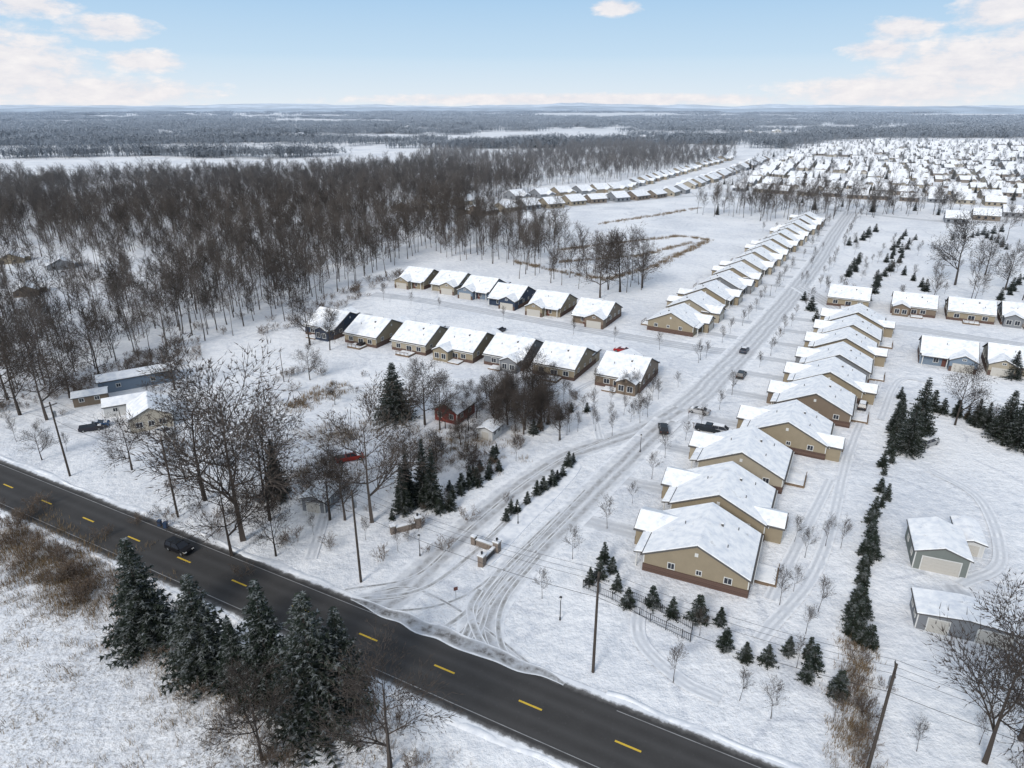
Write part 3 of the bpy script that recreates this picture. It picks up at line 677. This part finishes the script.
def hrow(P,off,step,flip=0):
    L=0
    for i in range(len(P)-1):
        d=P[i+1]-P[i]; l=d.length; d/=l; n=Vector((-d.y,d.x,0)); a=math.atan2(d.y,d.x)
        while L<l:
            q=P[i]+d*L+n*(off+R.uniform(-2,2))
            if R.random()<.93: place('suburban_house',R.choice(fh),q.x,q.y,a+flip+R.uniform(-.12,.12))
            L+=step*R.uniform(.95,1.12)
        L-=l
hrow(row,0,19); hrow(row,48,20,math.pi)
for (u,v) in [(955,222),(985,219),(1012,216),(1040,213),(1010,196)]: fhp(u,v,-28)
for (u,v) in [(28,294),(62,268),(12,262)]: fhp(u,v,-60,.68)
ph=[]; pr=[]; P=gl([(712,206),(735,184),(775,162),(815,147),(870,142),(1150,144),(1150,204),(960,206),(820,204)])
def warp(k,j):
    q=Vector((330,520,0))+S*(k*31+(5 if k%2 else -5))+Dv*(j*17.5)
    return q+Vector((38*noise.noise(Vector((q.x/230,q.y/230,.3))),60*noise.noise(Vector((q.x/260,q.y/300,5.3))),0))
for k in range(0,60):
    for j in range(-70,90):
        q=warp(k,j); q2=warp(k,j+1)-q
        gap=noise.noise(Vector((q.x/110,q.y/110,8.)))
        if inpoly(q.x,q.y,P) and R.random()<.86 and gap>-.33:
            q+=Vector((R.uniform(-2,2),R.uniform(-2,2),0)); ph.append((q.x,q.y)); pr.append(math.atan2(q2.y,q2.x)+(math.pi if k%2 else 0)+R.uniform(-.1,.1))
ix=list(range(len(ph))); R.shuffle(ix); ph=[ph[i] for i in ix]; pr=[pr[i] for i in ix]
scatter('distant_houses',ph,coll('far_house_sources',fh),.85,1.02,rots=pr)
scatter('estate_trees',fill([(690,215),(720,182),(760,160),(800,146),(860,141),(1100,144),(1100,222),(960,216)],17,.75),coll('estate_tree_sources',bareF[:3]+spruce[2:]),.35,.8)
vp=fill([(0,176),(60,170),(60,182),(0,186)],40,.5)+fill([(600,140),(860,126),(860,133),(600,148)],90,.3)+fill([(0,140),(420,126),(420,136),(0,150)],110,.3)
scatter('far_village_houses',vp,coll('village_sources',fh),.9,1.4,rots=[R.uniform(0,3) for _ in vp])
# ---------------------------------------------------------------- sheds
def shed(name,c,rot,W,D,e,wall,tp=.35,doors=(),wins=(),snow=True):
    """ridge along local y; doors/wins on the -y end"""
    x,y=W/2,D/2; hr=e+x*tp; E=link(bpy.data.objects.new(name,None)); E.location=(c.x,c.y,0); E.rotation_euler[2]=math.radians(rot)
    mb=MB(); mb.add([(-x,-y,0),(x,-y,0),(x,y,0),(-x,y,0),(-x,-y,e),(x,-y,e),(x,y,e),(-x,y,e),(0,-y,hr),(0,y,hr)],[(0,1,5,8,4),(2,3,7,9,6),(1,2,6,5),(3,0,4,7)]); mb.obj('walls',[WALLS[wall]],E)
    rf=MB(); sn=MB()
    for s in (-1,1):
        q=[(0,-y-.3,hr),(0,y+.3,hr),(s*(x+.3),y+.3,e-.3*tp),(s*(x+.3),-y-.3,e-.3*tp)]
        if s>0:q=q[::-1]
        rf.slab(q,.14); sn.slab([(a*.985,b*.995,c_+.14+abs(a)*.015*tp) for a,b,c_ in q],.2)
    rf.obj('roof',[SHING],E)
    if snow:
        o=sn.obj('snow_cover',[SNOW],E); b=o.modifiers.new('bevel','BEVEL'); b.width=.08; b.segments=2; b.limit_method='ANGLE'
    d=MB(); t=MB()
    for (a,w,h) in doors:
        d.box((a,-y-.03,h/2),(w,.06,h)); t.box((a,-y-.04,h+.07),(w+.26,.08,.14))
        for s in (-1,1): t.box((a+s*(w/2+.07),-y-.04,h/2),(.13,.08,h-.004))
        for k in range(int(h/.55)): d.box((a,-y-.07,.28+k*.55),(w*.95,.03,.45))
    if doors: d.obj('garage_door',[GAR],E); t.obj('door_trim',[TRIM],E)
    F=MB(); Gq=MB()
    for (a,z,w,h) in wins: winbox(F,Gq,'y',-1,-y,a,z,w,h)
    for s in (-1,1):
        for a in (-y*.5,y*.4): winbox(F,Gq,'x',s,s*x,a,1.6,1.,.9)
    for k in (-1,1): F.box((k*(x-.07),-y-.012,e/2),(.16,.03,e-.1))
    F.obj('window_frames',[TRIM],E); Gq.obj('windows',[GLASS],E); return E
shed('garden_garage',g(934,557),-22,7.2,8.5,3.1,'green',doors=[(0,5.0,2.4)])
shed('lean_to_shed',g(965,543),-22,3.4,7.,2.2,'white',.25,doors=[(0,2.,1.9)])
shed('storage_barn',g(960,627),-22,11.5,5.,2.5,'grey',.10,doors=[(3.2,3.8,2.1),(-3.2,2.4,2.1)])
shed('storage_barn',g(138,384),-58,5.5,17,3.0,'blue',.32,doors=[(0,3,2.4)])
shed('farm_house',g(152,421),28,8.5,10,2.9,'cream',.5,wins=[(-2.3,1.6,1.3,1.3),(2.2,1.6,1.3,1.3),(0,1.6,1.1,1.2)])
shed('farm_house_wing',g(128,410),-62,5.,9,2.5,'white',.4,wins=[(0,1.5,1.2,1.2)])
shed('dark_shed',g(92,402),-62,4,7,2.3,'brown',.3)
shed('red_cabin',g(455,416),-28,6,7.5,2.6,'red',.6,wins=[(-1.5,1.6,1.,1.2),(1.5,1.6,1.,1.2)])
shed('garden_shed',g(322,504),-15,4.5,5.5,2.4,'grey',.35,doors=[(0,2.4,1.9)])
shed('garden_shed',g(490,436),-28,3.5,4,2.2,'white',.35,doors=[(0,1.6,1.8)])
shed('garden_shed',g(405,490),10,3,4,2.1,'tan',.35,doors=[(0,1.4,1.8)])
# ---------------------------------------------------------------- cars
def car(c,rot,col,kind='suv',name='parked_car',snowtop=True,z=.03):
    E=link(bpy.data.objects.new(name,None)); E.location=(c.x,c.y,z); E.rotation_euler[2]=rot
    pm=simple('car_paint',col,.3,.05); L=4.8 if kind!='pickup' else 5.6; hl=L/2; w=.93
    prof=[(-hl,.42),(-hl+.05,.85),(-hl+.15,1.02),(.9 if kind!='pickup' else hl-2.,1.05),(hl-.35,.93),(hl-.04,.75),(hl,.42),(hl-.2,.28),(-hl+.2,.28)]
    b=MB(); n=len(prof); vs=[]
    for yy in (-w,-w+.06,w-.06,w):
        for (x,z_) in prof: 
            vs.append((x*(1 if abs(yy)<w else .97),yy,z_ if abs(yy)<w else .3+(z_-.3)*.93))
    fs=[]
    for r in range(3):
        for i in range(n): fs.append((r*n+i,r*n+(i+1)%n,(r+1)*n+(i+1)%n,(r+1)*n+i))
    fs+=[tuple(range(n)),tuple(range(4*n-1,3*n-1,-1))]; b.add(vs,fs)
    b.obj('body',[pm],E)
    if kind=='suv': x0,x1,r0,r1,hz_=-hl+.15,1.25,-hl+.45,.35,1.72
    elif kind=='sedan': x0,x1,r0,r1,hz_=-hl+.75,1.2,-hl+1.45,.3,1.45
    else: x0,x1,r0,r1,hz_=-.7,1.45,-.55,.65,1.8
    gl_=MB(); gl_.add([(x0,-w+.07,1.),(x1,-w+.07,1.),(x1,w-.07,1.),(x0,w-.07,1.),(r0,-w+.25,hz_-.06),(r1,-w+.25,hz_-.06),(r1,w-.25,hz_-.06),(r0,w-.25,hz_-.06)],[(0,1,5,4),(1,2,6,5),(2,3,7,6),(3,0,4,7)]); gl_.obj('glass',[GLASS],E)
    rf=MB(); rf.slab([(r0-.04,-w+.23,hz_-.06),(r1+.04,-w+.23,hz_-.06),(r1+.04,w-.23,hz_-.06),(r0-.04,w-.23,hz_-.06)],.07)
    for s in (-1,1):
        rf.tube(Vector((x1,s*(w-.07),1.)),Vector((r1,s*(w-.24),hz_-.04)),.04,.04,4); rf.tube(Vector((x0,s*(w-.07),1.)),Vector((r0,s*(w-.24),hz_-.04)),.06,.06,4)
        xm=(r0+r1)/2; rf.tube(Vector((xm,s*(w-.07),1.)),Vector((xm,s*(w-.24),hz_-.04)),.05,.05,4)
        rf.box((x1-.1,s*(w+.08),1.08),(.12,.2,.14))
    rf.obj('roof_panel',[pm],E)
    if kind=='pickup':
        bd=MB(); bd.box((-hl+1.05,0,1.06),(1.7,1.5,.04)); bd.obj('truck_bed',[METAL],E)
    if snowtop:
        s=MB(); s.slab([(r0,-w+.3,hz_+.012),(r1-.05,-w+.3,hz_+.012),(r1-.05,w-.3,hz_+.012),(r0,w-.3,hz_+.012)],.08); s.slab([(1.3,-.7,1.03),(hl-.5,-.65,.96),(hl-.5,.65,.96),(1.3,.7,1.03)],.07); s.obj('snow_cover',[BANK],E)
    wh=MB()
    for x in (-hl+.9,hl-.95):
        for s in (-1,1):
            wh.tube(Vector((x,s*(w-.2),.34)),Vector((x,s*(w+.02),.34)),.35,.35,14,0,True); wh.tube(Vector((x,s*(w+.0),.34)),Vector((x,s*(w+.03),.34)),.2,.18,10,1,True)
    wh.obj('wheels',[TIRE,GALV],E)
    lt=MB()
    for s in (-1,1): lt.box((hl-.05,s*.65,.74),(.12,.36,.14),0); lt.box((-hl+.04,s*.7,.85),(.1,.25,.2),1)
    lt.obj('lights',[TRIM,DOOR],E); return E
ra=math.atan2(RD.y,RD.x); sa=math.radians(60)
car(g(180,551),ra,(.012,.012,.014),'suv','moving_car',False,ZR+.01)
car(g(663,431),sa+.4,(.02,.02,.022),'suv','moving_car',False)
car(g(699,413),sa+1.57,(.4,.4,.4),'sedan'); car(g(708,431),math.radians(-25),(.02,.025,.03),'pickup',snowtop=False); car(g(722,433),math.radians(-25),(.3,.31,.33),'suv')
car(g(741,377),sa,(.03,.03,.03),'suv',snowtop=False); car(g(744,352),sa,(.04,.05,.07),'sedan'); car(g(771,270),sa,(.2,.02,.02),'suv'); car(g(862,408),sa,(.03,.03,.035),'suv')
car(g(98,427),ra+.9,(.03,.09,.2),'sedan'); car(g(92,430),ra+.9,(.03,.03,.04),'suv'); car(g(622,352),sa+1.57,(.3,.02,.02),'sedan'); car(g(500,332),sa,(.03,.03,.04),'suv')
car(g(350,460),.4,(.3,.03,.02),'pickup','red_truck'); car(g(365,345),sa,(.02,.02,.02),'pickup'); car(g(928,445),.5,(.3,.3,.3),'suv'); car(g(270,497),.9,(.08,.09,.1),'pickup'); car(g(165,434),ra,(.4,.4,.4),'sedan')
car(g(1003,362),sa,(.03,.03,.03),'suv')
# ---------------------------------------------------------------- utility poles and wires
tops=[]
def pole(u,v,top):
    p=g(u,v); h=tall(v,top); mb=MB(); mb.tube(Vector((0,0,-.2)),Vector((0,0,h)),.2,.13,8,0,True)
    mb.box((0,0,h-.7),(2.4,.12,.14),0,math.atan2(RN.y,RN.x))
    for k in (-1.05,0,1.05):
        q=RN*k; mb.tube(Vector((q.x,q.y,h-.63)),Vector((q.x,q.y,h-.38)),.05,.04,6,1,True)
    mb.tube(Vector((RN.x*.35,RN.y*.35,h-3.)),Vector((RN.x*.35,RN.y*.35,h-2.)),.25,.25,10,1,True)
    o=mb.obj('utility_pole',[POLEM,GALV]); o.location=(p.x,p.y,0)
    tops.append((p,h))
tops.append((g(70,476)-RD*75,tall(476,402)))
for a in [(70,476,402),(178,517,437),(361,582,490),(593,672,572),(868,768,664)]: pole(*a)
tops.append((tops[-1][0]+RD*40,tops[-1][1]))
def wire(a,b,sag,mb,r=.02):
    prev=a
    for k in range(1,13):
        t=k/12; q=a.lerp(b,t); q.z-=sag*4*t*(1-t); mb.tube(prev,q,r,r,3); prev=q
mb=MB()
for (p,h),(q,h2) in zip(tops,tops[1:]):
    for k in (-1.05,0,1.05): wire(p+RN*k+Vector((0,0,h-.38)),q+RN*k+Vector((0,0,h2-.38)),1.,mb)
    wire(p+Vector((0,0,h-3.6)),q+Vector((0,0,h2-3.6)),1.,mb,.03)
mb.obj('power_lines',[METAL])
def small_pole(u,v,top):
    p=g(u,v); h=tall(v,top); mb=MB(); mb.tube(Vector((0,0,-.1)),Vector((0,0,h)),.11,.07,6,0,True); mb.box((0,0,h-.3),(.9,.08,.1)); o=mb.obj('utility_pole',[POLEM]); o.location=(p.x,p.y,0)
small_pole(284,382,350)
# ---------------------------------------------------------------- entry monuments, fence, lamps, signs
def monument(c,rot,flip=1):
    E=link(bpy.data.objects.new('stone_entry_monument',None)); E.location=(c.x,c.y,0); E.rotation_euler[2]=rot
    a=MB(); a.box((0,0,.95),(.95,.95,1.9)); a.box((flip*4.3,0,.7),(.75,.75,1.4))
    for k in range(6): a.box((flip*(.78+.55*k),.18*math.sin(k*.6),.5),(.545,.4,1.05))
    a.obj('stone_wall',[STONE],E); b=MB(); b.box((0,0,1.96),(1.15,1.15,.12)); b.box((flip*4.3,0,1.46),(.92,.92,.11)); b.box((flip*2.15,.1,1.08),(3.3,.6,.1)); b.obj('stone_caps',[CAPS],E)
    s=MB(); s.box((0,0,2.1),(1.05,1.05,.16)); s.box((flip*4.3,0,1.58),(.84,.84,.13)); s.box((flip*2.15,.1,1.19),(3.2,.5,.12)); s.obj('snow_cover',[BANK],E)
    t=MB(); t.box((flip*2.1,-.24,.68),(2.3,.06,.55)); t.obj('sign_panel',[METAL],E)
    l=MB(); l.tube(Vector((0,0,2.18)),Vector((0,0,2.6)),.14,.2,6,0,True); l.obj('lantern',[METAL],E)
monument(g(497,552),math.radians(150)); monument(g(418,527),math.radians(205)); monument(g(482,566),math.radians(60))
def fence(l,name='metal_fence'):
    P=gl(l); mb=MB()
    for i in range(len(P)-1):
        d=P[i+1]-P[i]; n=int(d.length/.28)
        for k in range(n+1):
            q=P[i]+d*k/n; r=.05 if k%8==0 else .018
            mb.box((q.x,q.y,.7),(r*2,r*2,1.4+(.15 if k%8==0 else 0)))
        for z in (.25,1.3): mb.tube(P[i]+Vector((0,0,z)),P[i+1]+Vector((0,0,z)),.03,.03,4)
    mb.obj(name,[METAL])
fence([(583,588),(612,600),(650,622),(690,642)]); fence([(583,588),(598,580)]); fence([(690,642),(692,630),(660,612),(625,596)])
def lamp(x,y):
    mb=MB(); mb.tube(Vector((0,0,-.05)),Vector((0,0,3.4)),.07,.05,8,0,True); mb.tube(Vector((0,0,0)),Vector((0,0,.5)),.13,.1,8,0,True); mb.tube(Vector((0,0,3.4)),Vector((0,0,3.85)),.12,.2,6,1,True); mb.tube(Vector((0,0,3.85)),Vector((0,0,4.05)),.24,.03,6,0,True)
    o=mb.obj('street_lamp',[METAL,TRIM]); o.location=(x,y,0)
for (u,v) in [(420,556),(560,620),(640,452),(700,360),(770,296),(518,524)]: p=g(u,v); lamp(p.x,p.y)
def mailbox(x,y):
    mb=MB(); mb.box((0,0,.55),(.1,.1,1.1)); mb.box((0,.1,1.2),(.22,.5,.22),1); mb.box((0,.1,1.34),(.22,.5,.06),2); o=mb.obj('mailbox',[WOOD,METAL,BANK]); o.location=(x,y,0); o.rotation_euler[2]=sa
along(resP,-5.6,26,mailbox,.1,.2)
def sign(u,v,rot,h=2.2):
    p=g(u,v); mb=MB(); mb.box((0,0,h/2),(.06,.06,h)); mb.box((0,-.05,h-.2),(.6,.03,.6),1); o=mb.obj('street_sign',[GALV,DOOR]); o.location=(p.x,p.y,0); o.rotation_euler[2]=rot
sign(456,600,.4); sign(688,420,.9)
def trash(u,v):
    p=g(u,v); mb=MB(); mb.slab([(-.25,-.28,.05),(.25,-.28,.05),(.3,.33,.05),(-.3,.33,.05)],.95); mb.box((0,.02,1.05),(.66,.74,.09)); mb.tube(Vector((-.33,.3,.12)),Vector((.33,.3,.12)),.11,.11,8,1,True); o=mb.obj('trash_bin',[BIN,TIRE]); o.location=(p.x,p.y,0)
trash(160,526); trash(166,528)
# ---------------------------------------------------------------- light
el=math.radians(32); az=math.radians(212)
sd=Vector((math.sin(az)*math.cos(el),math.cos(az)*math.cos(el),math.sin(el)))
sl=bpy.data.lights.new('sun','SUN'); sl.energy=2.15; sl.angle=math.radians(16); sl.color=(1,.965,.92)
so=link(bpy.data.objects.new('sun',sl)); so.rotation_euler=(-sd).to_track_quat('-Z','Y').to_euler(); so.location=(0,0,100)
w=bpy.data.worlds.new('World'); scene.world=w; w.use_nodes=True; nt=w.node_tree; bg=nt.nodes['Background']
sk=nt.nodes.new('ShaderNodeTexSky'); sk.sky_type='NISHITA'; sk.sun_disc=False; sk.sun_elevation=el; sk.sun_rotation=az; sk.air_density=1.; sk.dust_density=2.5; sk.ozone_density=1.
tc=nt.nodes.new('ShaderNodeTexCoord').outputs['Generated']; sx=nt.nodes.new('ShaderNodeSeparateXYZ'); nt.links.new(tc,sx.inputs[0])
AZ=M(nt,'MULTIPLY',M(nt,'ARCTAN2',sx.outputs[0],sx.outputs[1]),57.2958); EL=M(nt,'MULTIPLY',M(nt,'ARCSINE',sx.outputs[2]),57.2958)
ST=.15
low=mix(nt,mr(nt,EL,0.,3.5),[x/ST for x in (.78,.85,.91)],[x/ST for x in (.58,.75,.90)])
low=mix(nt,mr(nt,EL,3.,9.),low,[x/ST for x in (.35,.58,.84)])
veil=mix(nt,.45,sk.outputs[0],[x/ST for x in (.84,.87,.91)])
c=mix(nt,mr(nt,EL,10.,40.),low,veil)
cb=nt.nodes.new('ShaderNodeCombineXYZ'); nt.links.new(AZ,cb.inputs[0]); nt.links.new(EL,cb.inputs[1])
n1=M(nt,'SUBTRACT',noi(nt,vscale(nt,cb.outputs[0],(1,2.4,1)),.5,5,.62),.5)
mk=None
for (a,e_,sa_,se_) in [(-32.,5.8,2.8,.8),(-27.7,4.75,3.1,.85),(-26,2.8,2.8,.8),(-33.5,2.1,5.,2.6),(-36,3.6,4,1.4),(-29,.8,8,1.1),(7.6,6.6,1.9,.65),(27.,4.7,2.6,.85),(25.9,3.5,2.5,.75),(32.2,5.5,2.8,1.3),(31.5,2.3,6.2,2.2),(35,3.4,4.2,2.),(27,.9,8,1.2),(5,.4,20,.5)]:
    n=nt.nodes.new('ShaderNodeVectorMath'); n.operation='MULTIPLY_ADD'; nt.links.new(cb.outputs[0],n.inputs[0]); n.inputs[1].default_value=(1/sa_,1/se_,0); n.inputs[2].default_value=(-a/sa_,-e_/se_,0)
    q=vlen(nt,n.outputs[0])
    mk=q if mk is None else M(nt,'MINIMUM',mk,q)
mk=M(nt,'SUBTRACT',1.,M(nt,'MULTIPLY',mk,mk))
mk=mr(nt,M(nt,'ADD',mk,M(nt,'MULTIPLY',n1,2.8)),-.1,.75,0.,.92)
n2=mr(nt,n1,-.18,.22)
cc=mix(nt,n2,[x/ST for x in (.78,.77,.82)],[x/ST for x in (.97,.93,.92)])
c=mix(nt,mk,c,cc)
nt.links.new(c,bg.inputs[0]); bg.inputs[1].default_value=ST
# ---------------------------------------------------------------- camera
cam=bpy.data.cameras.new('camera'); cam.lens=24.01; cam.sensor_width=36; cam.clip_end=40000; cam.clip_start=.5
co=link(bpy.data.objects.new('camera',cam)); co.location=(0,0,H0); co.rotation_euler=(math.pi/2-PIT,0,0); scene.camera=co
scene.view_settings.view_transform='Standard'; scene.view_settings.look='None'; scene.view_settings.exposure=0
print('woods',len(woods),'houses',len(ph),'groves',len(p1),len(p2))
